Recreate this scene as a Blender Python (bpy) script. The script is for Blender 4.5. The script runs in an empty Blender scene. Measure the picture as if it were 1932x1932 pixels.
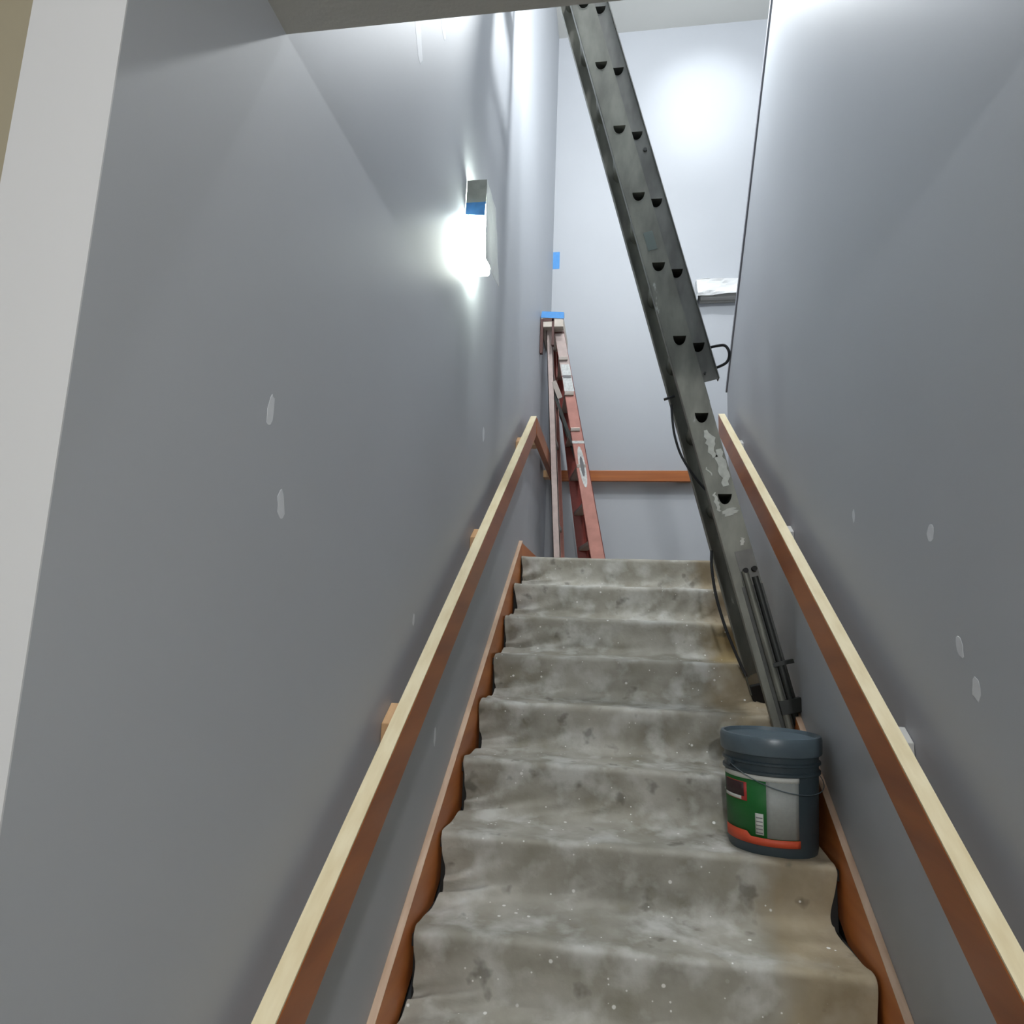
import bpy, math, random
from mathutils import Vector, Matrix, noise

random.seed(7)
scene = bpy.context.scene
COL = scene.collection

# ------------------------------------------------------------------ camera, world, lights, exposure
RISE, RUN, W, NR = 0.179, 0.28, 1.26, 11
ZL = NR * RISE                      # landing level above the lower floor; all heights below are given from the landing
YB = 1.5                            # face of the landing's back wall
HC = 0.596                          # lower ceiling
TC = 5.02                           # stairwell ceiling

FPX, YAW, PITCH, ROLL = 1284.0, -0.154, 0.1692, 0.0374
cam_d = bpy.data.cameras.new('camera'); cam = bpy.data.objects.new('camera', cam_d); COL.objects.link(cam)
cam_d.sensor_width = 36.0; cam_d.sensor_fit = 'HORIZONTAL'; cam_d.lens = 36.0 * FPX / 1932.0
cam_d.clip_start = 0.02
cy, sy, cp, sp = math.cos(YAW), math.sin(YAW), math.cos(PITCH), math.sin(PITCH)
fwd = Vector((sy*cp, cy*cp, sp)); rgt = Vector((cy, -sy, 0)); up = rgt.cross(fwd)
cr, sr = math.cos(ROLL), math.sin(ROLL)
r2 = rgt*cr + up*sr; u2 = up*cr - rgt*sr
M = Matrix((r2, u2, -fwd)).transposed().to_4x4()
M.translation = Vector((0.572, -3.974, -0.401 + ZL))
cam.matrix_world = M
scene.camera = cam

world = bpy.data.worlds.new('world'); scene.world = world; world.use_nodes = True
world.node_tree.nodes['Background'].inputs[0].default_value = (0.6, 0.65, 0.75, 1)
world.node_tree.nodes['Background'].inputs[1].default_value = 0.02

def lamp(name, kind, loc, power, color, size, rot=None, spread=None):
    d = bpy.data.lights.new(name, kind); d.energy = power; d.color = color
    if kind == 'POINT': d.shadow_soft_size = size
    if kind == 'AREA':
        d.shape = 'DISK'; d.size = size
        if spread: d.spread = math.radians(spread)
    o = bpy.data.objects.new(name, d); COL.objects.link(o)
    o.location = (loc[0], loc[1], loc[2] + ZL)
    if rot: o.rotation_euler = rot
    return o
lamp('upper_light', 'POINT', (0.78, -0.88, 3.06), 86, (0.93, 0.97, 1.0), 0.07)  # out-of-view point light in mid-air, no fitting built
spot = lamp('reflector_light', 'SPOT', (1.30, 0.35, 4.62), 44, (0.93, 0.97, 1.0), 0.06)
spot.data.spot_size = math.radians(62); spot.data.spot_blend = 1.0; spot.data.shadow_soft_size = 0.06
spot.rotation_euler = Vector((0.01, 1.15, -0.40)).to_track_quat('-Z', 'Y').to_euler()
lamp('ceiling_light', 'POINT', (0.70, -1.45, 4.88), 180, (0.95, 0.97, 1.0), 0.09)
lamp('lower_room_light', 'POINT', (0.85, -5.6, 0.50), 134, (0.97, 0.985, 1.0), 0.07)

scene.view_settings.view_transform = 'Standard'
scene.view_settings.look = 'None'
scene.view_settings.exposure = 0.12
scene.view_settings.gamma = 1.0
scene.view_settings.use_curve_mapping = False

# ------------------------------------------------------------------ materials
def s2l(c):
    return tuple(((v/255)/12.92 if v/255 <= 0.04045 else ((v/255+0.055)/1.055)**2.4) for v in c)
def mat(name, rgb, rough=0.6, metal=0.0, coat=0.0, emit=None, estr=0.0, bump=None, mottle=None, spec=None):
    """plain principled material; mottle=(scale, amount), bump=(scale, strength)"""
    m = bpy.data.materials.new(name); m.use_nodes = True
    nt = m.node_tree; b = nt.nodes['Principled BSDF']; c = s2l(rgb)
    b.inputs['Base Color'].default_value = (*c, 1); b.inputs['Roughness'].default_value = rough
    b.inputs['Metallic'].default_value = metal; b.inputs['Coat Weight'].default_value = coat
    if spec is not None: b.inputs['Specular IOR Level'].default_value = spec
    if emit: b.inputs['Emission Color'].default_value = (*s2l(emit), 1); b.inputs['Emission Strength'].default_value = estr
    tc = nt.nodes.new('ShaderNodeTexCoord')
    if mottle:
        n = nt.nodes.new('ShaderNodeTexNoise'); n.inputs['Scale'].default_value = mottle[0]; n.inputs['Detail'].default_value = 6
        nt.links.new(tc.outputs['Object'], n.inputs['Vector'])
        r = nt.nodes.new('ShaderNodeValToRGB'); a = mottle[1]
        r.color_ramp.elements[0].position = 0.3; r.color_ramp.elements[1].position = 0.7
        r.color_ramp.elements[0].color = (*[v*(1-a) for v in c], 1); r.color_ramp.elements[1].color = (*[min(1, v*(1+a)) for v in c], 1)
        nt.links.new(n.outputs['Fac'], r.inputs['Fac']); nt.links.new(r.outputs['Color'], b.inputs['Base Color'])
    if bump:
        n = nt.nodes.new('ShaderNodeTexNoise'); n.inputs['Scale'].default_value = bump[0]; n.inputs['Detail'].default_value = 4
        nt.links.new(tc.outputs['Object'], n.inputs['Vector'])
        bp = nt.nodes.new('ShaderNodeBump'); bp.inputs['Strength'].default_value = bump[1]; bp.inputs['Distance'].default_value = 0.01
        nt.links.new(n.outputs['Fac'], bp.inputs['Height']); nt.links.new(bp.outputs['Normal'], b.inputs['Normal'])
    return m

def wood_mat(name, dark, light, rough=0.45, coat=0.25, along='Y'):
    m = bpy.data.materials.new(name); m.use_nodes = True
    nt = m.node_tree; b = nt.nodes['Principled BSDF']; L = nt.links.new
    tc = nt.nodes.new('ShaderNodeTexCoord'); mp = nt.nodes.new('ShaderNodeMapping')
    mp.inputs['Scale'].default_value = {'Y': (40, 1.6, 14), 'X': (1.6, 40, 40), 'Z': (40, 40, 1.6)}[along]
    n = nt.nodes.new('ShaderNodeTexNoise'); n.inputs['Scale'].default_value = 1.0; n.inputs['Detail'].default_value = 7
    r = nt.nodes.new('ShaderNodeValToRGB')
    r.color_ramp.elements[0].position = 0.3; r.color_ramp.elements[1].position = 0.7
    r.color_ramp.elements[0].color = (*s2l(dark), 1); r.color_ramp.elements[1].color = (*s2l(light), 1)
    L(tc.outputs['Object'], mp.inputs['Vector']); L(mp.outputs['Vector'], n.inputs['Vector']); L(n.outputs['Fac'], r.inputs['Fac'])
    L(r.outputs['Color'], b.inputs['Base Color'])
    b.inputs['Roughness'].default_value = rough; b.inputs['Coat Weight'].default_value = coat
    b.inputs['Coat Roughness'].default_value = 0.28; b.inputs['Coat IOR'].default_value = 1.6
    return m

def cloth_mat(name):
    m = bpy.data.materials.new(name); m.use_nodes = True
    nt = m.node_tree; b = nt.nodes['Principled BSDF']; L = nt.links.new; N = nt.nodes.new
    b.inputs['Roughness'].default_value = 0.82; b.inputs['Specular IOR Level'].default_value = 0.25
    tc = N('ShaderNodeTexCoord'); obj = tc.outputs['Object']
    def nz(scale, detail=5):
        n = N('ShaderNodeTexNoise'); n.inputs['Scale'].default_value = scale; n.inputs['Detail'].default_value = detail
        L(obj, n.inputs['Vector']); return n.outputs['Fac']
    def ramp(src, p0, p1, c0=(0, 0, 0), c1=(1, 1, 1)):
        r = N('ShaderNodeValToRGB'); e = r.color_ramp.elements
        e[0].position = p0; e[1].position = p1; e[0].color = (*c0, 1); e[1].color = (*c1, 1); L(src, r.inputs['Fac']); return r.outputs['Color']
    def mix(fac, a, c):
        x = N('ShaderNodeMix'); x.data_type = 'RGBA'
        L(fac, x.inputs['Factor'])
        for v, k in ((a, 'A'), (c, 'B')):
            s = [i for i in x.inputs if i.name == k and i.type == 'RGBA'][0]
            if isinstance(v, tuple): s.default_value = (*v, 1)
            else: L(v, s)
        return [o for o in x.outputs if o.type == 'RGBA'][0]
    def math_(op, a, c):
        x = N('ShaderNodeMath'); x.operation = op; x.use_clamp = True
        for k, v in enumerate((a, c)):
            if isinstance(v, (int, float)): x.inputs[k].default_value = v
            else: L(v, x.inputs[k])
        return x.outputs[0]
    base = ramp(nz(5.5), 0.3, 0.72, s2l((138, 134, 120)), s2l((186, 184, 175)))
    base = mix(ramp(nz(2.3, 3), 0.45, 0.62), base, ramp(nz(14), 0.3, 0.7, s2l((128, 125, 112)), s2l((168, 166, 158))))
    # dried white dust rubbed into the weave
    base = mix(math_('MULTIPLY', ramp(nz(9.0, 8), 0.50, 0.68), 0.7), base, s2l((206, 207, 202)))
    # tan end of the runner along the right-hand side, with an ochre stain
    sx = N('ShaderNodeSeparateXYZ'); L(obj, sx.inputs[0])
    wob = math_('MULTIPLY', nz(3.0, 3), 0.35)
    tan = ramp(math_('SUBTRACT', sx.outputs['X'], wob), 0.80, 0.90)
    base = mix(math_('MULTIPLY', tan, 0.75), base, ramp(nz(7), 0.3, 0.7, s2l((128, 112, 84)), s2l((165, 150, 120))))
    vd = N('ShaderNodeVectorMath'); vd.operation = 'DISTANCE'; L(obj, vd.inputs[0]); vd.inputs[1].default_value = (1.10, -0.66, ZL - 0.44)
    och = ramp(math_('ADD', vd.outputs['Value'], math_('MULTIPLY', nz(12), 0.12)), 0.10, 0.20, (1, 1, 1), (0, 0, 0))
    base = mix(math_('MULTIPLY', och, 0.7), base, s2l((128, 104, 30)))
    # dark scuffs
    base = mix(math_('MULTIPLY', ramp(nz(11.0, 3), 0.64, 0.72), 0.5), base, s2l((66, 62, 52)))
    # paint and plaster droplets
    for sc, th in ((24, 0.10), (44, 0.09)):
        v = N('ShaderNodeTexVoronoi'); v.inputs['Scale'].default_value = sc; L(obj, v.inputs['Vector'])
        hole = ramp(v.outputs['Distance'], th, th + 0.05, (1, 1, 1), (0, 0, 0))
        sw = N('ShaderNodeSeparateColor'); L(v.outputs['Color'], sw.inputs[0])
        pick = ramp(sw.outputs[0], 0.84, 0.86)
        base = mix(math_('MULTIPLY', hole, pick), base, s2l((232, 232, 228)))
    L(base, b.inputs['Base Color'])
    n = N('ShaderNodeTexNoise'); n.inputs['Scale'].default_value = 38; n.inputs['Detail'].default_value = 5; L(obj, n.inputs['Vector'])
    bp = N('ShaderNodeBump'); bp.inputs['Strength'].default_value = 0.35; bp.inputs['Distance'].default_value = 0.006
    L(n.outputs['Fac'], bp.inputs['Height']); L(bp.outputs['Normal'], b.inputs['Normal'])
    return m

def ladder_metal(name, rgb, splash=True):
    """dull aluminium with grime and dried paint"""
    m = bpy.data.materials.new(name); m.use_nodes = True
    nt = m.node_tree; b = nt.nodes['Principled BSDF']; L = nt.links.new; N = nt.nodes.new
    tc = N('ShaderNodeTexCoord'); mp = N('ShaderNodeMapping'); mp.inputs['Scale'].default_value = (1, 1, 0.35); L(tc.outputs['Object'], mp.inputs[0])
    n = N('ShaderNodeTexNoise'); n.inputs['Scale'].default_value = 16; n.inputs['Detail'].default_value = 7; L(mp.outputs[0], n.inputs['Vector'])
    r = N('ShaderNodeValToRGB'); c = s2l(rgb); e = r.color_ramp.elements
    e[0].position = 0.35; e[1].position = 0.68; e[0].color = (*[v*0.72 for v in c], 1); e[1].color = (*[v*1.2 for v in c], 1)
    L(n.outputs['Fac'], r.inputs['Fac']); col = r.outputs['Color']
    if splash:
        n2 = N('ShaderNodeTexNoise'); n2.inputs['Scale'].default_value = 9; n2.inputs['Detail'].default_value = 8; n2.inputs['Roughness'].default_value = 0.65
        L(mp.outputs[0], n2.inputs['Vector'])
        r2_ = N('ShaderNodeValToRGB'); r2_.color_ramp.elements[0].position = 0.68; r2_.color_ramp.elements[1].position = 0.72
        L(n2.outputs['Fac'], r2_.inputs['Fac'])
        x = N('ShaderNodeMix'); x.data_type = 'RGBA'; L(r2_.outputs['Color'], x.inputs['Factor'])
        A_ = [i for i in x.inputs if i.name == 'A' and i.type == 'RGBA'][0]; B_ = [i for i in x.inputs if i.name == 'B' and i.type == 'RGBA'][0]
        L(col, A_); B_.default_value = (*s2l((176, 178, 172)), 1); col = [o for o in x.outputs if o.type == 'RGBA'][0]
    L(col, b.inputs['Base Color'])
    b.inputs['Metallic'].default_value = 0.35; b.inputs['Roughness'].default_value = 0.5
    return m

M_WALL = mat('grey_wall_paint', (174, 178, 183), 0.5, bump=(90, 0.015), mottle=(1.2, 0.03))
M_BACK = M_WALL
M_WHITE = mat('white_paint', (208, 209, 211), 0.55)
M_BEIGE = mat('beige_wall_paint', (164, 156, 134), 0.7)
M_CEIL = mat('ceiling_paint', (208, 208, 203), 0.8, bump=(140, 0.08))
M_FLOOR = mat('lower_floor_tile', (96, 92, 86), 0.55, mottle=(4, 0.15))
M_LANDFL = mat('landing_floor', (104, 100, 94), 0.7, mottle=(5, 0.15))
M_CAP = mat('guard_cap_paint', (150, 151, 158), 0.5)
M_SPACK = mat('spackle', (218, 221, 225), 0.5, mottle=(30, 0.06))
M_RAIL = wood_mat('varnished_rail_wood', (138, 70, 22), (172, 98, 40), along='Y')
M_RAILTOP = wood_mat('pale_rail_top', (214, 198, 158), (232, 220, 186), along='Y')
M_RAILX = wood_mat('varnished_rail_wood_cross', (154, 82, 26), (182, 104, 40), along='X')
M_BLOCK = wood_mat('pale_block_wood', (190, 146, 100), (212, 172, 126), coat=0.3)
M_EDGE = wood_mat('pale_board_edge', (196, 162, 134), (222, 194, 168), along='Y')  # paler strip along the top of the skirting boards
M_SKIRT = wood_mat('varnished_skirt_wood', (180, 98, 42), (212, 132, 70), along='Y')
M_STEP = mat('dark_rubber_tread', (38, 36, 34), 0.7)
M_CLOTH = cloth_mat('paint_stained_canvas')
M_ALU = ladder_metal('dull_aluminium', (122, 123, 114))
M_ALU2 = ladder_metal('dull_aluminium_fly', (110, 111, 106))
M_ALUD = mat('grimy_aluminium', (112, 112, 108), 0.55, metal=0.3, mottle=(20, 0.15))
M_LEGSHADE = mat('painted_leg_shade', (78, 79, 76), 0.55, metal=0.3, mottle=(14, 0.2))  # dark colour standing in for shade on the lower ladder leg
M_DARK = mat('dark_steel', (58, 60, 58), 0.5, metal=0.4)
M_RUBBER = mat('black_rubber', (26, 26, 26), 0.7)
M_ROPE = mat('dark_rope', (44, 46, 48), 0.8)
M_PINK = mat('faded_red_fibreglass', (198, 140, 128), 0.55, mottle=(14, 0.12))
M_PALE = mat('paint_smeared_fibreglass', (196, 178, 172), 0.6, mottle=(18, 0.12))
M_RED = mat('red_fibreglass', (128, 44, 34), 0.5, mottle=(10, 0.2))
M_STEPALU = mat('step_aluminium', (170, 160, 152), 0.45, metal=0.4)
M_LABEL = mat('silver_label', (214, 216, 214), 0.5, mottle=(60, 0.2))
M_GREYINK = mat('grey_ink', (120, 120, 122), 0.6)
M_BROWNCAP = mat('brown_plastic', (84, 52, 46), 0.5)
M_CREAMCAP = mat('dusty_cap_top', (206, 196, 184), 0.7, mottle=(25, 0.1))
M_TAPE = mat('blue_masking_tape', (84, 150, 214), 0.7, mottle=(60, 0.06))
M_PAPER = mat('white_masking_paper', (236, 238, 238), 0.75)
def thin_paper(m, amount):
    nt = m.node_tree; b = nt.nodes['Principled BSDF']; o = nt.nodes['Material Output']
    tr = nt.nodes.new('ShaderNodeBsdfTranslucent'); tr.inputs[0].default_value = (0.86, 0.88, 0.88, 1)
    mx = nt.nodes.new('ShaderNodeMixShader'); mx.inputs[0].default_value = amount
    nt.links.new(b.outputs[0], mx.inputs[1]); nt.links.new(tr.outputs[0], mx.inputs[2]); nt.links.new(mx.outputs[0], o.inputs['Surface'])
thin_paper(M_PAPER, 0.07)
M_PAPERD = mat('grey_masking_paper', (170, 172, 162), 0.8, mottle=(30, 0.08))
M_PLATE = mat('lamp_back_plate', (190, 190, 186), 0.5)
M_GLOW = mat('lit_diffuser', (255, 255, 250), 0.4, emit=(246, 255, 244), estr=26)
M_BUCKET = mat('slate_blue_plastic', (54, 66, 72), 0.38, mottle=(20, 0.08))
M_LID = mat('slate_lid_plastic', (84, 98, 106), 0.35, mottle=(16, 0.12))
M_GREEN = mat('green_print', (14, 96, 36), 0.5)
M_LWHITE = mat('white_print', (204, 206, 200), 0.55)
M_LGREY = mat('grey_print', (150, 154, 150), 0.55, mottle=(90, 0.05))
M_ORANGE = mat('orange_red_print', (206, 82, 50), 0.55)
M_REDP = mat('red_print', (178, 52, 48), 0.55)
M_MAROON = mat('dark_maroon_print', (56, 34, 36), 0.55)

# ------------------------------------------------------------------ mesh helpers (coordinates measured from the landing)
class MB:
    def __init__(self): self.v = []; self.f = []
    def poly(self, pts):
        n = len(self.v); self.v += [tuple(p) for p in pts]; self.f.append(tuple(range(n, n+len(pts)))); return self
    def box(self, x0, x1, y0, y1, z0, z1):
        return self.hexa([(x0,y0,z0),(x1,y0,z0),(x1,y1,z0),(x0,y1,z0)], [(x0,y0,z1),(x1,y0,z1),(x1,y1,z1),(x0,y1,z1)])
    def hexa(self, lo, hi): return self.prism(lo, hi)
    def prism(self, lo, hi):
        n = len(self.v); k = len(lo); self.v += [tuple(p) for p in lo] + [tuple(p) for p in hi]
        self.f.append(tuple(range(n+k-1, n-1, -1))); self.f.append(tuple(range(n+k, n+2*k)))
        for i in range(k):
            j = (i+1) % k; self.f.append((n+i, n+j, n+k+j, n+k+i))
        return self
    def beam(self, a, b, ux, uz, wx, wz):
        """box from a to b, half widths wx along ux and wz along uz"""
        a, b, ux, uz = Vector(a), Vector(b), Vector(ux).normalized(), Vector(uz).normalized()
        q = [(-1,-1),(1,-1),(1,1),(-1,1)]
        return self.prism([a+ux*wx*i+uz*wz*j for i, j in q], [b+ux*wx*i+uz*wz*j for i, j in q])
    def tube(self, pts, r, seg=8):
        pts = [Vector(p) for p in pts]; rings = []
        prev = None
        for i, p in enumerate(pts):
            t = (pts[min(i+1, len(pts)-1)] - pts[max(i-1, 0)]).normalized()
            ref = prev if prev is not None else (Vector((0,0,1)) if abs(t.z) < 0.9 else Vector((1,0,0)))
            u = (ref - t*ref.dot(t)).normalized(); prev = u; w = t.cross(u)
            n = len(self.v); self.v += [tuple(p + (u*math.cos(a)+w*math.sin(a))*r) for a in [2*math.pi*k/seg for k in range(seg)]]
            rings.append(n)
        for a, b in zip(rings, rings[1:]):
            for k in range(seg): self.f.append((a+k, a+(k+1) % seg, b+(k+1) % seg, b+k))
        self.f.append(tuple(range(rings[0]+seg-1, rings[0]-1, -1))); self.f.append(tuple(range(rings[-1], rings[-1]+seg)))
        return self
    def lathe(self, c, prof, seg=48):
        """prof: list of (radius, z) from the bottom up, about the vertical through c"""
        n = len(self.v); m = len(prof)
        for r, z in prof:
            for k in range(seg):
                a = 2*math.pi*k/seg; self.v.append((c[0]+r*math.sin(a), c[1]-r*math.cos(a), z))
        for i in range(m-1):
            for k in range(seg):
                k2 = (k+1) % seg; self.f.append((n+i*seg+k, n+i*seg+k2, n+(i+1)*seg+k2, n+(i+1)*seg+k))
        self.f.append(tuple(n+k for k in range(seg-1, -1, -1))); self.f.append(tuple(n+(m-1)*seg+k for k in range(seg)))
        return self

def obj(name, mb, m, parent=None, base=None, smooth=False, bevel=0.0, solid=0.0):
    """one mesh object; base = its origin (from the landing)"""
    if base is None:
        if parent is not None: b = Vector(parent['_o'])
        else:
            lo = [min(v[i] for v in mb.v) for i in range(3)]; hi = [max(v[i] for v in mb.v) for i in range(3)]
            b = Vector(((lo[0]+hi[0])/2, (lo[1]+hi[1])/2, lo[2]))
    else: b = Vector(base)
    me = bpy.data.meshes.new(name); me.from_pydata([tuple(Vector(v)-b) for v in mb.v], [], mb.f); me.update()
    import bmesh
    bm = bmesh.new(); bm.from_mesh(me); bmesh.ops.recalc_face_normals(bm, faces=bm.faces[:]); bm.to_mesh(me); bm.free()
    me.materials.append(m)
    if smooth:
        for p in me.polygons: p.use_smooth = True
        if smooth != 'all':
            me.set_sharp_from_angle(angle=math.radians(38))
    o = bpy.data.objects.new(name, me); COL.objects.link(o); o['_o'] = tuple(b)
    if parent is not None:
        o.parent = parent; o.location = b - Vector(parent['_o'])
    else: o.location = b + Vector((0, 0, ZL))
    if solid:
        s = o.modifiers.new('thickness', 'SOLIDIFY'); s.thickness = solid; s.offset = 0
    if bevel:
        s = o.modifiers.new('bevel', 'BEVEL'); s.width = bevel; s.segments = 2; s.limit_method = 'ANGLE'
    return o
def thing(name, base, label, cat, group=None):
    o = bpy.data.objects.new(name, None); COL.objects.link(o); o.empty_display_size = 0.1
    o['_o'] = tuple(base); o.location = Vector(base) + Vector((0, 0, ZL))
    return tag(o, label, cat, group)
def tag(o, label, cat=None, group=None, kind=None):
    o['label'] = label
    if cat: o['category'] = cat
    if group: o['group'] = group
    if kind: o['kind'] = kind
    return o
def struct(name, mb, m, label=None, **k):
    o = obj(name, mb, m, **k); o['kind'] = 'structure'
    if label: o['label'] = label
    return o

# ------------------------------------------------------------------ setting
G0 = -ZL
wl = struct('wall_left', MB().box(-0.125, 0, -3.366, YB, G0, TC), M_WALL, 'tall grey painted wall along the left of the stairs')
struct('trim_1', MB().box(-0.127, 0.0, -3.368, -3.366, G0, HC), M_WHITE, 'bright white end face of the left stair wall')
wr_poly = [(-3.6, G0), (0.30, G0), (0.30, 1.12), (-3.028, 4.27), (-3.028, HC), (-3.6, HC)]
wr = struct('wall_right', MB().prism([(W, y, z) for y, z in wr_poly], [(W+0.12, y, z) for y, z in wr_poly]), M_WALL, 'grey painted wall along the right of the stairs with a sloping upper edge')
sl = Vector((0, -3.328, 3.15)).normalized(); sn = Vector((0, sl.z, -sl.y))
a_, b_ = Vector((W+0.06, 0.31, 1.125)), Vector((W+0.06, -3.02, 4.275))
struct('trim_2', MB().beam(a_+sn*0.012, b_+sn*0.012, (1, 0, 0), sn, 0.068, 0.012), M_CAP, 'grey cap along the sloping top of the right wall')
struct('wall_back', MB().box(-0.125, 2.77, YB, YB+0.12, -0.25, TC), M_BACK, 'pale grey back wall of the upper landing')
struct('wall_outer_right', MB().box(2.65, 2.77, -3.6, YB, G0, TC), M_WALL)
struct('wall_upper_front', MB().box(0.0, 2.65, -3.15, -3.028, HC, TC), M_WALL)
struct('ceiling_upper', MB().box(-0.125, 2.77, -3.15, YB+0.12, TC, TC+0.12), M_CEIL, 'white ceiling high over the landing')
struct('ceiling_lower', MB().box(-2.6, 2.77, -8.1, -3.15, HC, HC+0.25).box(0, 2.65, -3.15, -3.028, HC-0.0005, HC+0.1).box(-2.6, -0.125, -3.16, -3.0, HC, HC+0.25), M_CEIL, 'shaded ceiling of the lower floor at the foot of the stairs')
struct('floor', MB().box(-2.6, 2.77, -8.1, 1.6, G0-0.1, G0), M_FLOOR, 'floor at the foot of the stairs')
struct('floor_landing_flight', MB().box(0.0, 2.65, 0.05, YB, -0.15, 0.0).prism([(W+0.12, -0.02, -0.15), (2.65, -0.02, -0.15), (2.65, -0.02, 0), (W+0.12, -0.02, 0)], [(W+0.12, -3.0, 2.75), (2.65, -3.0, 2.75), (2.65, -3.0, 2.9), (W+0.12, -3.0, 2.9)]), M_LANDFL, 'landing floor at the top of the stairs with the unseen slab of the second flight')  # second shape is the unseen sloped slab of the next flight
struct('wall_lower_left', MB().box(-2.6, -0.125, -3.26, -3.14, G0, HC), M_BEIGE, 'beige wall left of the white wall end')
struct('wall_lower_side', MB().box(-2.6, -2.5, -8.1, -3.26, G0, HC), M_BEIGE)
struct('wall_lower_rear', MB().box(-2.6, 2.77, -8.1, -8.0, G0, HC), M_BEIGE)
struct('wall_lower_right', MB().box(2.65, 2.77, -8.0, -3.6, G0, HC).box(W+0.12, 2.65, -3.6, -3.5, G0, HC), M_BEIGE)

# spackle on the walls, thin uneven dabs
def dab(wall, x, side, y, z, ry, rz, tilt=0.0):
    mb = MB(); k = 14; lo = []; hi = []
    for i in range(k):
        a = 2*math.pi*i/k; q = 1 + 0.16*random.uniform(-1, 1)
        u, v = ry*q*math.cos(a), rz*q*math.sin(a)
        u, v = u + tilt*v, v
        lo.append((x, y+u, z+v)); hi.append((x+side*0.0004, y+u*0.97, z+v*0.97))
    mb.prism(lo, hi); return obj('spackle_dab', mb, M_SPACK, wall)
for y, z, ry, rz, t in ((-2.956, -0.058, .011, .030, .1), (-2.89, -0.207, .013, .026, -.2), (-2.057, -0.387, .010, .018, 0), (-1.74, -0.755, .012, .030, 0), (-1.176, 0.423, .02, .030, 0), (-2.355, 1.255, .035, .075, -.4), (-2.13, 1.53, .03, .05, -.4)):
    dab(wl, 0, 1, y, z, ry, rz, t)
for y, z, ry, rz, t in ((-2.364, -0.158, .017, .020, 0), (-1.882, -0.041, .010, .020, 0), (-2.457, -0.403, .015, .024, .2), (-2.511, -0.484, .017, .022, 0)):
    dab(wr, W, -1, y, z, ry, rz, t)

# ------------------------------------------------------------------ stairs
st = thing('staircase', (W/2, -1.4, G0), 'straight flight of dark steps hidden under the paint-stained cloth', 'staircase')
for i in range(NR):
    y0, z0 = -RUN*i, -RISE*i
    if i > 0:
        obj('tread', MB().box(0.022, W-0.022, y0, y0+RUN+0.03, z0-0.03, z0), M_STEP, st)
    else:
        obj('tread', MB().box(0.022, W-0.022, y0, y0+0.05, z0-0.03, z0+0.002), M_STEP, st)
    obj('riser', MB().box(0.022, W-0.022, y0+0.025, y0+0.045, z0-RISE, z0-0.03), M_STEP, st)

def skirt(name, x0, x1, label):
    k = RISE/RUN; yb, yt = -3.02, 0.03; h, d = 0.095, 0.30
    pr = [(yb, max(G0, k*yb-d)), (yb, k*yb+h), (yt, k*yt+h), (yt, k*yt-d)]
    o = struct(name, MB().prism([(x0, y, z) for y, z in pr], [(x1, y, z) for y, z in pr]), M_SKIRT, label, bevel=0.002)
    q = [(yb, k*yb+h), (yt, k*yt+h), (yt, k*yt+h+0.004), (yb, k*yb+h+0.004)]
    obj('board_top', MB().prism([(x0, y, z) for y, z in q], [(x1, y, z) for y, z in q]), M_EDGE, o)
    return o
skirt('baseboard_left', 0.0005, 0.021, 'varnished wooden skirting board climbing the left stair wall')
skirt('baseboard_right', W-0.021, W-0.0005, 'varnished wooden skirting board climbing the right stair wall')
struct('trim_3', MB().box(0.0005, 0.018, 0.03, YB-0.002, 0.0, 0.105), M_SKIRT, 'wooden baseboard along the left wall of the landing')
struct('trim_4', MB().box(0.018, 2.6, YB-0.018, YB-0.0005, 0.0, 0.105), M_RAILX, 'wooden baseboard along the back wall of the landing')

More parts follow.
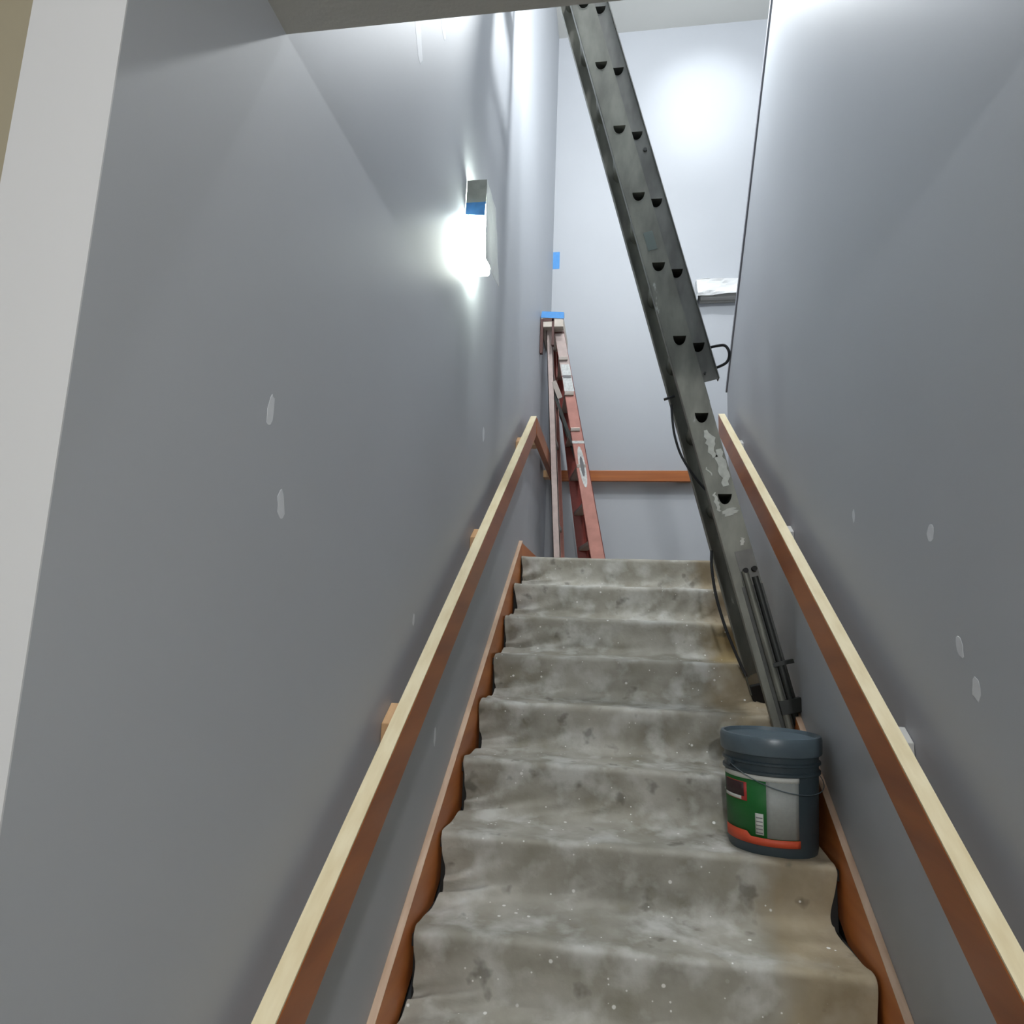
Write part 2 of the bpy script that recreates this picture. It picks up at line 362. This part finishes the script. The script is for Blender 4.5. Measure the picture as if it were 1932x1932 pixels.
# ------------------------------------------------------------------ drop cloth
def catmull(P, n):
    out = []
    for i in range(len(P)-1):
        p0, p1, p2, p3 = P[max(i-1, 0)], P[i], P[i+1], P[min(i+2, len(P)-1)]
        for j in range(n):
            t = j/n
            out.append(tuple(0.5*((2*b)+(-a+c)*t+(2*a-5*b+4*c-d)*t*t+(-a+3*b-3*c+d)*t**3) for a, b, c, d in zip(p0, p1, p2, p3)))
    out.append(P[-1]); return out
def drop_cloth():
    ctrl = [(1.30, 0.006, 0), (0.9, 0.007, 0), (0.5, 0.007, 0), (0.2, 0.008, 0)]      # y, z, sag weight
    for i in range(NR):
        y0, z0 = -RUN*i, -RISE*i
        ctrl += [(y0+0.055, z0+0.008, 0.1), (y0+0.014, z0+0.012, 0), (y0-0.010, z0+0.008, 0), (y0-0.017, z0-0.010, 0),
                 (y0-0.012, z0-0.062, 0.5)]
        if i < NR-1:
            ctrl += [(y0-0.012, z0-0.118, 1.0), (y0-0.034, z0-0.152, 1.0), (y0-0.075, z0-0.167, 0.7), (y0-0.15, z0-0.171, 0.25)]
        else:
            ctrl += [(y0-0.016, z0-0.12, 0.5), (y0-0.05, z0-0.165, 0.3), (y0-0.16, z0-0.171, 0)]
    prof = catmull(ctrl, 4)
    NX = 84; mb = MB(); rows = []
    for j, (y, z, sag) in enumerate(prof):
        a, b = prof[max(j-1, 0)], prof[min(j+1, len(prof)-1)]
        ty, tz = b[0]-a[0], b[1]-a[1]; l = math.hypot(ty, tz) or 1
        ny, nz = tz/l, -ty/l                    # outward normal (towards the room)
        if ny*-1 + nz < 0: ny, nz = -ny, -nz
        s = j*0.022
        eL = 0.030 + 0.030*sag*(0.6+0.8*noise.noise(Vector((1.3, s*1.7, 0)))) + 0.012*noise.noise(Vector((5.1, s*3, 2)))
        eR = W - 0.030 - 0.028*sag*(0.6+0.8*noise.noise(Vector((9.3, s*1.7, 4)))) - 0.012*noise.noise(Vector((7.7, s*3, 8)))
        eL = max(eL, 0.024); eR = min(eR, W-0.024)
        row = []
        for k in range(NX+1):
            t = k/NX; x = eL + (eR-eL)*t
            w = 0.014*max(0, sag)*(0.5+noise.noise(Vector((x*1.4, s*0.9, 3.0))))                        # looser or tighter in the corner
            f1 = noise.noise(Vector((x*3.2, s*2.2, 0.0)))*0.005
            f2 = abs(noise.noise(Vector(((x*0.9+s*0.5)*7, (s-x*0.8)*1.6, 6.0))))                        # diagonal folds
            f3 = noise.noise(Vector((x*22, s*12, 2.0)))*0.0014
            ed = min(x-eL, eR-x); cur = 0.010*math.exp(-ed/0.05)*(0.4+0.9*noise.noise(Vector((2.2, s*2.4, x*0.3))))
            # gathered creases at the left edge under each nosing
            g = math.exp(-(x-eL)/0.16)*sag*0.016*math.sin((x*0.7+s*1.1)*38)
            off = 0.004 + w + f1*(0.25+0.75*sag) + (0.010*max(0, 0.22-f2)/0.22)*sag + f3 + cur + g
            off = max(off, 0.0015)
            hump = 0.003*noise.noise(Vector((x*2.0, s*0.25, 9)))
            row.append(len(mb.v)); mb.v.append((x, y+ny*off+hump*ny, z+nz*off + (0.004*noise.noise(Vector((x*3, y*2, 1)))+0.003)))
        rows.append(row)
    for a, b in zip(rows, rows[1:]):
        for k in range(NX): mb.f.append((a[k], a[k+1], b[k+1], b[k]))
    o = obj('drop_cloth', mb, M_CLOTH, base=(0, 0, -ZL), smooth='all')
    return tag(o, 'grey paint-spattered canvas drop cloth draped down the whole stairs', 'cloth')
drop_cloth()

# ------------------------------------------------------------------ handrails
KS = RISE/RUN
def stair_rail(name, x0, x1, wallx, ys, label, h=0.87, bm=None, e=0.034, lo=0.105, hi=0.055, yb=-3.08, yt=0.03, vh=0.125):
    ym = (yb+yt)/2; xm = (x0+x1)/2
    t = thing(name, (xm, yb, KS*yb+h-vh), label, 'handrail')
    pr = [(yb, KS*yb+h-vh), (yb, KS*yb+h), (yt, KS*yt+h), (yt, KS*yt+h-vh)]
    obj('rail_board', MB().prism([(x0, y, z) for y, z in pr], [(x1, y, z) for y, z in pr]), M_RAIL, t, bevel=0.004)
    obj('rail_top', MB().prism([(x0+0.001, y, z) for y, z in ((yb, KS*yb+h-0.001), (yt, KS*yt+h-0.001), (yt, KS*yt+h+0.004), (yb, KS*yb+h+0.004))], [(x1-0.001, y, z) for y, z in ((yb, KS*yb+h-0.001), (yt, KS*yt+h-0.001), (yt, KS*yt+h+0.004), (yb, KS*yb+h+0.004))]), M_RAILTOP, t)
    for y in ys:
        q = [(y-e, KS*(y-e)+h-lo), (y-e, KS*(y-e)+h-hi), (y+e, KS*(y+e)+h-hi), (y+e, KS*(y+e)+h-lo)]
        xa, xb = sorted((wallx, x0 if wallx < x0 else x1))
        obj('mounting_block', MB().prism([(xa, a, b) for a, b in q], [(xb, a, b) for a, b in q]), bm or M_BLOCK, t, bevel=0.002)
    return t
stair_rail('handrail', 0.045, 0.083, 0.001, (-2.25, -1.32, -0.22), 'sloping varnished handrail on the left stair wall')
stair_rail('handrail', W-0.097, W-0.059, W-0.001, (-2.19, -1.19, -0.2), 'sloping varnished handrail on the right stair wall', h=0.872, bm=M_PLATE, e=0.024, lo=0.125, hi=0.085)
t = thing('handrail', (0.064, 0.75, 0.77), 'short level handrail on the left wall of the landing behind the red stepladder', 'handrail')
obj('rail_board', MB().box(0.045, 0.083, 0.06, YB-0.055, 0.785, 0.89), M_RAIL, t, bevel=0.003)
for y in (0.35, 1.30): obj('mounting_block', MB().box(0.001, 0.045, y-0.05, y+0.05, 0.785, 0.84), M_BLOCK, t)
t = thing('handrail', (0.8, YB-0.07, 0.78), 'level orange-brown handrail across the back wall of the landing', 'handrail')
obj('rail_board', MB().box(0.092, 1.95, YB-0.092, YB-0.054, 0.790, 0.878), M_RAILX, t, bevel=0.003)
for x in (0.3, 1.1, 1.8): obj('mounting_block', MB().box(x-0.05, x+0.05, YB-0.054, YB-0.001, 0.80, 0.85), M_BLOCK, t)

# ------------------------------------------------------------------ extension ladder, side-on, leaning on the left wall
YN, YF = -1.20, -0.86                         # near and far rails
LD = Vector((-0.248, 0, 0.969)).normalized(); LN = Vector((0.969, 0, 0.248)).normalized()
LP = Vector((1.002, 0, 0.146)); SP = 0.3505
def lp(s, n, y): return LP + LD*s + LN*n + Vector((0, y, 0))
def dshape(k=14, hw=0.028, hh=0.027):
    """D outline in (n, s) about the rung centre, flat side level and up"""
    pts = []
    c, s_ = 0.969, 0.248
    raw = [(-hw, hh*0.6), (-hw*0.33, hh*0.6), (hw*0.33, hh*0.6), (hw, hh*0.6)] + [(hw*math.cos(a), hh*0.6 - 1.65*hh*math.sin(a)) for a in [math.pi*i/11 for i in range(1, 11)]]
    for px, pz in raw: pts.append((px*LN.x + pz*LN.z, px*LD.x + pz*LD.z))
    return pts
def web(mb, y, s0, s1, n0, n1, rungs, nc, holes=True):
    """flat web between s0..s1, with a D-shaped hole at every rung"""
    cuts = [s0] + [(a+b)/2 for a, b in zip(rungs, rungs[1:])] + [s1]
    for r, c0, c1 in zip(rungs, cuts, cuts[1:]):
        if not holes:
            mb.poly([lp(c0, n0, y), lp(c0, n1, y), lp(c1, n1, y), lp(c1, n0, y)]); continue
        D = [(nc+a, r+b) for a, b in dshape()]
        ring = []
        for a, b in D:
            da, db = a-nc, b-r
            ts = []
            if da > 1e-9: ts.append((n1-nc)/da)
            if da < -1e-9: ts.append((n0-nc)/da)
            if db > 1e-9: ts.append((c1-r)/db)
            if db < -1e-9: ts.append((c0-r)/db)
            k = min(ts); ring.append((nc+da*k, r+db*k))
        m = len(D)
        for i in range(m):
            j = (i+1) % m
            quad = [ring[i], ring[j], D[j], D[i]]
            mb.poly([lp(b, a, y) for a, b in quad])
            # fill the rectangle's corner when the two rays meet different sides
            A, B = ring[i], ring[j]
            def side(p):
                if abs(p[0]-n0) < 1e-6: return 'l'
                if abs(p[0]-n1) < 1e-6: return 'r'
                return 'b' if abs(p[1]-c0) < 1e-6 else 't'
            sa, sb = side(A), side(B)
            if sa != sb:
                cn = n0 if 'l' in (sa, sb) else n1
                cs = c1 if 't' in (sa, sb) else c0
                if {'l', 'r'} == {sa, sb}:
                    cs = c1 if A[1] > r else c0
                    mb.poly([lp(A[1], A[0], y), lp(cs, A[0], y), lp(cs, B[0], y), lp(B[1], B[0], y)])
                else: mb.poly([lp(A[1], A[0], y), lp(cs, cn, y), lp(B[1], B[0], y)])
    return mb
def flange(mb, s0, s1, n, y0, y1, th=0.004):
    a = (y0+y1)/2
    return mb.beam(lp(s0, n, a), lp(s1, n, a), LN, (0, 1, 0), th/2, abs(y1-y0)/2)
lad = thing('extension_ladder', (1.20, -1.03, -0.895), 'tall dull aluminium extension ladder leaning across the stairwell to the left wall', 'ladder')
B0, B1, F0, F1 = -0.98, 3.35, 0.495, 4.02
rb = [SP*k for k in range(-1, 10)]; rf = [SP*k - 0.046 for k in range(2, 12)]
bn0, bn1, fn0, fn1, fc = -0.056, 0.046, 0.034, 0.112, 0.067
e = web(MB(), YN, B0, B1, bn0, bn1, rb, 0.0)
near = obj('base_rail', e, M_ALU, lad, solid=0.004)
mb = MB(); flange(mb, B0, B1, bn0, YN, YN+0.036); flange(mb, B0, B1, bn1, YN, YN+0.010)
obj('rail_flange', mb, M_ALU, near)
B0F = -0.80
far = obj('base_rail', web(MB(), YF, B0F, B1, bn0, bn1, rb[1:], 0, False), M_ALU, lad, solid=0.004)
mb = MB(); flange(mb, B0F, B1, bn0, YF-0.036, YF); flange(mb, B0F, B1, bn1, YF-0.036, YF); obj('rail_flange', mb, M_ALU, far)
fy0, fy1 = YN+0.012, YF-0.012
nearf = obj('fly_rail', web(MB(), fy0, F0, F1, fn0, fn1, rf, fc), M_ALU2, lad, solid=0.004)
mb = MB(); flange(mb, F0, F1, fn0, fy0, fy0+0.03); flange(mb, F0, F1, fn1, fy0-0.012, fy0+0.03); obj('rail_flange', mb, M_ALU2, nearf)
farf = obj('fly_rail', web(MB(), fy1, F0, F1, fn0, fn1, rf, fc, False), M_ALU2, lad, solid=0.004)
mb = MB(); flange(mb, F0, F1, fn0, fy1-0.03, fy1); flange(mb, F0, F1, fn1, fy1-0.03, fy1); obj('rail_flange', mb, M_ALU2, farf)
def rung(s, nc, y0, y1, m):
    D = dshape(hw=0.0285, hh=0.0275); mb = MB(); n = len(D)
    for y in (y0, y1): mb.v += [tuple(lp(s+b, nc+a, y)) for a, b in D]
    for i in range(n): mb.f.append((i, (i+1) % n, n+(i+1) % n, n+i))
    obj('rung', mb, m, lad, solid=0.003)
for s in rb[1:]:
    rung(s, 0.0, YN-0.003, YF+0.003, M_ALU)
for s in rf: rung(s, fc, fy0-0.003, fy1+0.003, M_ALU2)
# rail caps
for y in (fy0, fy1):
    obj('end_cap', MB().beam(lp(F1-0.03, (fn0+fn1)/2, y), lp(F1+0.012, (fn0+fn1)/2, y), LN, (0, 1, 0), 0.044, 0.02), M_RUBBER, lad)
# leg leveller on the near rail
lev = obj('leg_leveller', MB().tube([lp(-0.30, -0.006, YN-0.014), lp(-1.00, -0.006, YN-0.014)], 0.0135, 10), M_ALU, lad, smooth=True)
obj('leveller_tube', MB().tube([lp(-0.33, 0.026, YN-0.014), lp(-0.98, 0.026, YN-0.014)], 0.0125, 10), M_DARK, lev, smooth=True)
obj('leveller_plate', MB().beam(lp(-0.22, 0.012, YN-0.003), lp(-0.36, 0.012, YN-0.003), LN, (0, 1, 0), 0.034, 0.0025), M_ALUD, lev)
for n_ in (-0.004, 0.030):
    obj('leveller_knob', MB().tube([lp(-0.30, n_, YN-0.004), lp(-0.30, n_, YN-0.032)], 0.010, 10), M_RUBBER, lev, smooth=True)
obj('leg_shade_plate', MB().beam(lp(-0.36, 0.008, YN-0.003), lp(-1.0, 0.008, YN-0.003), LN, (0, 1, 0), 0.040, 0.0025), M_LEGSHADE, lev)  # added dark plate, puts the lower leg's shade into its colour
obj('leveller_bracket', MB().beam(lp(-0.66, 0.035, YN-0.018), lp(-0.675, 0.035, YN-0.018), LN, (0, 1, 0), 0.038, 0.014), M_DARK, lev)
obj('leveller_bracket', MB().beam(lp(-0.80, 0.02, YN-0.016), lp(-0.85, 0.02, YN-0.016), LN, (0, 1, 0), 0.040, 0.018), M_DARK, lev)
obj('foot', MB().beam(lp(-0.95, 0.0, YN-0.005), lp(-1.045, 0.0, YN-0.005), LN, (0, 1, 0), 0.05, 0.03), M_RUBBER, lad, bevel=0.006)
obj('foot', MB().beam(lp(-0.76, 0.0, YF-0.01), lp(-0.862, 0.0, YF-0.01), LN, (0, 1, 0), 0.055, 0.028), M_RUBBER, lad, bevel=0.006)
obj('bolt', MB().tube([lp(0.53, 0.062, YN+0.008), lp(0.53, 0.062, YN-0.002)], 0.005, 8), M_DARK, lad)
obj('bolt', MB().tube([lp(1.62, 0.085, YN+0.012), lp(1.62, 0.085, YN+0.004)], 0.009, 8), M_DARK, lad)
obj('sticker', MB().beam(lp(1.13, -0.005, YN-0.003), lp(1.22, -0.005, YN-0.003), LN, (0, 1, 0), 0.020, 0.0006), mat('faded_sticker', (104, 116, 112), 0.6), lad)
# dried plaster smears on the near rail
def smear(pts, name='plaster_smear'):
    mb = MB(); mb.prism([lp(s, n, YN-0.0025) for s, n in pts], [lp(s, n, YN-0.0045) for s, n in pts]); return obj(name, mb, M_LWHITE_P, lad)
M_LWHITE_P = mat('dried_plaster', (196, 198, 190), 0.85, mottle=(40, 0.15))
def blob(sa, sb, na, nb, k=9):
    L_, R_ = [], []
    for i in range(k+1):
        u = i/k; s = sa+(sb-sa)*u; c = na+(nb-na)*0.5; hwid = (nb-na)/2*(0.45+0.55*math.sin(math.pi*min(1, max(0.08, u))))*random.uniform(0.7, 1.1)
        off = 0.008*random.uniform(-1, 1)
        L_.append((s, max(c-hwid+off, bn0+0.003))); R_.append((s, min(c+hwid+off, bn1-0.003)))
    return L_ + R_[::-1]
smear(blob(0.045, 0.20, 0.000, 0.046)); smear(blob(0.17, 0.29, -0.014, 0.022)); smear(blob(-0.05, 0.03, -0.046, -0.030)); smear(blob(-0.075, -0.045, -0.03, 0.035))
smear(blob(-0.20, -0.17, 0.008, 0.028, 5)); smear(blob(0.10, 0.14, -0.036, -0.028, 4))
# rope
def spl(P, n=8): return catmull([tuple(p) for p in P], n)
yr = YF-0.05
rope = obj('rope', MB().tube(spl([lp(0.52, -0.058, yr), lp(0.44, -0.075, yr-0.02), lp(0.36, -0.085, yr-0.03), lp(0.27, -0.078, yr-0.02), lp(0.17, -0.045, yr), lp(0.10, -0.01, yr+0.01)]), 0.0055, 7), M_ROPE, lad, smooth='all')
obj('rope', MB().tube(spl([lp(-0.17, -0.058, yr), lp(-0.24, -0.078, yr-0.01), lp(-0.36, -0.094, yr-0.02), lp(-0.50, -0.092, yr-0.02), lp(-0.62, -0.075, yr), lp(-0.72, -0.058, yr+0.01)]), 0.0065, 7), M_ROPE, lad, smooth='all')
obj('rope', MB().tube(spl([lp(0.64, 0.108, YN+0.02), lp(0.635, 0.145, YN+0.01), lp(0.622, 0.172, YN), lp(0.585, 0.178, YN), lp(0.552, 0.158, YN+0.005), lp(0.545, 0.110, YN+0.02)]), 0.006, 7), M_ROPE, lad, smooth='all')
obj('rope', MB().tube([lp(0.555, -0.035, YF-0.06), lp(0.55, -0.085, YF-0.06)], 0.006, 7), M_ROPE, lad, smooth='all')

# ------------------------------------------------------------------ stepladder, half folded, cap against the left wall of the landing
YS0, YS1 = 0.78, 1.18
sld = thing('stepladder', (0.28, 0.98, 0.0), 'faded red fibreglass stepladder standing on the landing, cap against the left wall', 'ladder')
def fold(z): return (1.86 - z)/1.86          # 0 at the cap, 1 at the floor
def fx(z): return 0.125 + 0.345*fold(z)      # front rail centre
def rx(z): return 0.060 + 0.110*fold(z)      # rear rail centre
def srail(name, f, hw0, hw1, y, dy, m, flm, parent, inw):
    """channel rail: web facing along y, two flanges turned inward"""
    a = [(f(0)-hw1, y, 0.0), (f(0)+hw1, y, 0.0), (f(1.86)+hw0, y-dy, 1.86), (f(1.86)-hw0, y-dy, 1.86)]
    o = obj(name, MB().prism(a, [(p[0], p[1]+inw*0.004, p[2]) for p in a]), m, parent)
    for q, nm in (((a[0], a[3]), 1), ((a[1], a[2]), -1)):
        lo = [q[0], (q[0][0]+nm*0.005, q[0][1], q[0][2]), (q[0][0]+nm*0.005, q[0][1]+inw*0.035, q[0][2]), (q[0][0], q[0][1]+inw*0.035, q[0][2])]
        hi = [(q[1][0]+v[0]-q[0][0], q[1][1]+v[1]-q[0][1], q[1][2]) for v in lo]
        obj('rail_flange', MB().prism(lo, hi), flm, o)
    return o
fr = srail('front_rail', fx, 0.036, 0.052, YS0-0.02, -0.03, M_PINK, M_RED, sld, 1)
srail('front_rail', lambda z: fx(z)-0.035-0.075*fold(z), 0.036, 0.052, YS1+0.05, 0.05, M_RED, M_RED, sld, -1)
srail('rear_rail', rx, 0.022, 0.026, YS0+0.0, 0.0, M_PALE, M_PALE, sld, 1)
srail('rear_rail', rx, 0.022, 0.026, YS1+0.03, 0.03, M_PINK, M_PINK, sld, -1)
for k in range(1, 7):
    z = 1.86 - 0.272*k
    sh = -0.035-0.075*fold(z)
    q = [(fx(z)-0.036, YS0-0.010), (fx(z)+0.032, YS0-0.010), (fx(z)+0.032+sh, YS1+0.03), (fx(z)-0.036+sh, YS1+0.03)]
    obj('step', MB().prism([(a, b, z-0.028) for a, b in q], [(a, b, z) for a, b in q]), M_STEPALU, sld, bevel=0.004)
for z in (0.35, 1.0, 1.5):
    obj('rear_brace', MB().box(rx(z)-0.012, rx(z)+0.012, YS0+0.004, YS1, z-0.015, z+0.015), M_STEPALU, sld)
obj('spreader_bar', MB().beam((rx(1.25)+0.01, YS0+0.015, 1.33), (fx(1.0)-0.03, YS0+0.0, 0.93), (0, 1, 0), (1, 0, 0.5), 0.003, 0.011), M_DARK, sld)
obj('spreader_bar', MB().beam((rx(1.25)+0.01, YS1-0.01, 1.33), (fx(1.0)-0.03, YS1+0.0, 0.93), (0, 1, 0), (1, 0, 0.5), 0.003, 0.011), M_DARK, sld)
obj('spreader_hinge', MB().beam((rx(1.3)+0.015, YS0+0.005, 1.40), (rx(1.2)+0.06, YS0+0.005, 1.27), (0, 1, 0), (1, 0, 0.5), 0.006, 0.018), M_STEPALU, sld)
cap = obj('top_cap', MB().box(0.004, 0.172, YS0-0.055, YS1+0.02, 1.80, 1.885), M_CREAMCAP, sld, bevel=0.006)
cb = MB().box(0.004, 0.024, YS0-0.058, YS0-0.02, 1.60, 1.865).box(0.088, 0.106, YS0-0.058, YS0-0.02, 1.66, 1.865).box(0.02, 0.10, YS0-0.058, YS0-0.02, 1.845, 1.868)
obj('cap_side_bracket', cb, M_BROWNCAP, cap)
obj('masking_tape', MB().prism([(0.004, YS0-0.0585, 1.875), (0.175, YS0-0.0585, 1.862), (0.175, YS0-0.0585, 1.912), (0.012, YS0-0.0585, 1.925)], [(0.004, YS0-0.02, 1.88), (0.175, YS0-0.02, 1.882), (0.175, YS0-0.02, 1.912), (0.012, YS0-0.02, 1.925)]), M_TAPE, cap, )
# pale sleeve and silver labels on the front rail, an oval badge lower down
def on_rail(za, zb, wa, wb, y_off, m, name, shape='rect'):
    pts = []
    def yy(z): return (YS0-0.02) + 0.03*(z/1.86) - y_off
    if shape == 'rect':
        pts = [(fx(za)-wa, yy(za), za), (fx(za)+wa, yy(za), za), (fx(zb)+wb, yy(zb), zb), (fx(zb)-wb, yy(zb), zb)]
    else:
        zc, hz = (za+zb)/2, (zb-za)/2
        for i in range(20):
            a = 2*math.pi*i/20; z = zc+hz*math.sin(a); pts.append((fx(z)+wa*math.cos(a), yy(z), z))
    return obj(name, MB().prism(pts, [(p[0], p[1]-0.0012, p[2]) for p in pts]), m, fr)
on_rail(1.44, 1.80, 0.037, 0.034, 0.0005, M_PALE, 'paint_smeared_sleeve')
on_rail(1.32, 1.435, 0.036, 0.034, 0.0005, M_LABEL, 'silver_label'); on_rail(1.445, 1.53, 0.034, 0.032, 0.002, M_LABEL, 'silver_label')
on_rail(1.425, 1.442, 0.028, 0.03, 0.003, M_GREYINK, 'label_print'); on_rail(1.775, 1.79, 0.036, 0.036, 0.003, M_BROWNCAP, 'label_print')
on_rail(0.925, 0.945, 0.043, 0.043, 0.0005, M_LABEL, 'label_edge')
on_rail(0.60, 0.905, 0.024, 0, 0.0005, M_LABEL, 'oval_badge', 'oval'); on_rail(0.68, 0.83, 0.013, 0, 0.002, M_GREYINK, 'badge_print', 'oval')
for f, y in ((fx, YS0-0.02), (fx, YS1+0.05), (rx, YS0), (rx, YS1+0.03)):
    obj('foot', MB().box(f(0)-0.05, f(0)+0.05, y-0.022, y+0.03, 0.014, 0.07), M_RUBBER, sld, bevel=0.004)

# ------------------------------------------------------------------ wall lamp on the left wall, masked with paper and tape
LY0, LY1, LZ0, LZ1 = -1.70, -1.53, 0.945, 1.262
wlmp = thing('wall_lamp', (0.0, (LY0+LY1)/2, LZ0), 'lit wall lamp on the left wall, masked with white paper and blue tape', 'lamp')
obj('back_plate', MB().box(0.001, 0.012, LY0+0.03, LY1-0.03, LZ0+0.05, LZ1-0.05), M_PLATE, wlmp)
def dz(x, y0, y1, z0, z1): return MB().box(0.010, x, y0, y1, z0, z1)
obj('diffuser', dz(0.072, LY0+0.006, LY1-0.006, LZ0+0.012, LZ1-0.012), M_GLOW, wlmp, bevel=0.012)
def paper_sheet(corners, nu, nv, amp, seed):
    """crumpled sheet between four corners"""
    a, b, c, d = [Vector(p) for p in corners]; n = (b-a).cross(d-a).normalized(); mb = MB(); ids = []
    for i in range(nu+1):
        r = []
        for j in range(nv+1):
            u, v = i/nu, j/nv; p = a*(1-u)*(1-v)+b*u*(1-v)+c*u*v+d*(1-u)*v
            k = 0.8*noise.noise(Vector((u*2.3+seed, v*2.3, seed))) + 0.5*abs(noise.noise(Vector(((u+v)*3+seed, (u-v)*4, seed))))
            r.append(len(mb.v)); mb.v.append(tuple(p+n*amp*k))
        ids.append(r)
    for i in range(nu):
        for j in range(nv): mb.f.append((ids[i][j], ids[i+1][j], ids[i+1][j+1], ids[i][j+1]))
    return mb
# front sheet, flaring away from the wall at the bottom, and the upper part of the end that faces the stairs
obj('paper_mask', paper_sheet([(0.086, LY0-0.006, LZ0-0.005), (0.100, LY1+0.03, LZ0-0.012), (0.078, LY1+0.004, LZ1), (0.076, LY0-0.006, LZ1)], 12, 16, 0.006, 3.0), M_PAPER, wlmp, solid=0.0015)
obj('paper_flap', paper_sheet([(0.002, LY0-0.005, LZ0+0.215), (0.078, LY0-0.007, LZ0+0.215), (0.078, LY0-0.005, LZ1), (0.002, LY0-0.004, LZ1)], 8, 8, 0.003, 8.0), M_PAPERD, wlmp, solid=0.0015)
obj('masking_tape', paper_sheet([(0.002, LY0-0.008, LZ0+0.175), (0.076, LY0-0.010, LZ0+0.165), (0.078, LY0-0.010, LZ0+0.222), (0.002, LY0-0.008, LZ0+0.222)], 6, 4, 0.002, 5.0), M_TAPE, wlmp, solid=0.001)
tag(obj('masking_tape', MB().box(0.002, 0.060, YB-0.0016, YB-0.0005, 2.70, 2.86), M_TAPE), 'small piece of blue tape on the back wall at the far left corner', 'tape')

# the second lamp, on the back wall, wholly wrapped
bl = thing('wall_lamp', (1.38, YB, 2.31), 'unlit wall lamp on the back wall wrapped in crumpled white paper', 'lamp')
obj('back_plate', MB().box(1.24, 1.56, YB-0.02, YB-0.001, 2.33, 2.47), M_PLATE, bl)
obj('lamp_body', MB().box(1.24, 1.56, YB-0.09, YB-0.02, 2.34, 2.46), M_PLATE, bl, bevel=0.015)
obj('paper_mask', paper_sheet([(1.215, YB-0.125, 2.34), (1.60, YB-0.125, 2.35), (1.60, YB-0.11, 2.485), (1.205, YB-0.11, 2.49)], 16, 8, 0.034, 2.0), M_PAPER, bl, solid=0.002)
obj('paper_mask', paper_sheet([(1.205, YB-0.11, 2.49), (1.60, YB-0.11, 2.485), (1.60, YB-0.004, 2.49), (1.205, YB-0.004, 2.50)], 16, 5, 0.014, 4.0), M_PAPER, bl, solid=0.002)
obj('paper_mask', paper_sheet([(1.215, YB-0.12, 2.34), (1.212, YB-0.004, 2.30), (1.205, YB-0.004, 2.49), (1.205, YB-0.11, 2.49)], 5, 8, 0.006, 6.0), M_PAPER, bl, solid=0.002)

# ------------------------------------------------------------------ pail
BC = (1.083, -1.53); BZ = -6*RISE + 0.010
pail = thing('paint_pail', (BC[0], BC[1], BZ), 'dark slate plastic paint pail with a green label, standing on the step below the ladder', 'bucket')
H = 0.355
def br(z): return 0.136 + 0.012*min(1, z/H)
body = obj('pail_body', MB().lathe(BC, [(0.126, BZ), (0.134, BZ+0.004), (br(0.02), BZ+0.02), (br(0.24), BZ+0.24), (0.151, BZ+0.243), (0.151, BZ+0.250), (br(0.25), BZ+0.253), (br(0.27), BZ+0.27), (0.152, BZ+0.272), (0.152, BZ+0.278), (br(0.28), BZ+0.281), (br(0.34), BZ+0.34), (0.12, BZ+0.341)], 56), M_BUCKET, pail, smooth=True)
lid = obj('lid', MB().lathe(BC, [(0.140, BZ+0.300), (0.154, BZ+0.300), (0.157, BZ+0.306), (0.158, BZ+0.346), (0.154, BZ+0.356), (0.145, BZ+0.357), (0.141, BZ+0.345), (0.06, BZ+0.344), (0.01, BZ+0.345)], 56), M_LID, pail, smooth=True)
def curved(a0, a1, z0, z1, m, name, parent, lift=0.0012, wave=None):
    """printed patch following the pail's side; angles from the front, in degrees, right positive"""
    mb = MB(); n = max(3, int(abs(a1-a0)/5)); lo, hi = [], []
    for i in range(n+1):
        u = i/n; a = math.radians(a0+(a1-a0)*u)
        for z, out in ((z0, lo), (z1 if wave is None else z1+wave(u), hi)):
            r = br(z)+lift; out.append((BC[0]+r*math.sin(a), BC[1]-r*math.cos(a), BZ+z))
    k = len(mb.v); mb.v += lo+hi
    for i in range(n): mb.f.append((i, i+1, n+1+i+1, n+1+i))
    return obj(name, mb, m, parent, solid=0.0006, smooth='all')
lb = curved(-90, 21, 0.046, 0.236, M_GREEN, 'label', pail)
curved(-90, 22, 0.225, 0.240, M_LWHITE, 'label_border', lb, 0.002)
curved(-18, 21, 0.060, 0.226, M_LGREY, 'label_text_panel', lb, 0.002)
curved(-90, 23, 0.036, 0.058, M_ORANGE, 'label_stripe', lb, 0.0026, wave=lambda u: 0.012 if u < 0.42 else 0.0)
curved(-32, -22, 0.066, 0.128, M_LWHITE, 'barcode_panel', lb, 0.002)
for q in range(5): curved(-31, -23, 0.070+0.011*q, 0.073+0.011*q, M_GREYINK, 'barcode_line', lb, 0.003)
curved(-80, -42, 0.158, 0.214, M_REDP, 'emblem_border', lb, 0.0022)
curved(-84, -46, 0.170, 0.212, M_MAROON, 'emblem_panel', lb, 0.003)
curved(-84, -50, 0.160, 0.170, M_LWHITE, 'emblem_stripe', lb, 0.0032)
hp = []
for i in range(25):
    a = math.radians(-100 + 200*i/24 + 35); hp.append((BC[0]+0.158*math.sin(a), BC[1]-0.158*math.cos(a), BZ+0.268-0.075*math.sin(math.pi*i/24)))
obj('wire_handle', MB().tube(hp, 0.0014, 6), M_LID, pail, smooth='all')
for i in (0, -1): obj('handle_lug', MB().tube([Vector(hp[i])+Vector((0, 0, -0.0)), Vector(hp[i])*1.0+Vector(((BC[0]-hp[i][0])*0.12, (BC[1]-hp[i][1])*0.12, 0))], 0.012, 10), M_BUCKET, pail, smooth=True)

for o in scene.objects:
    if '_o' in o: del o['_o']
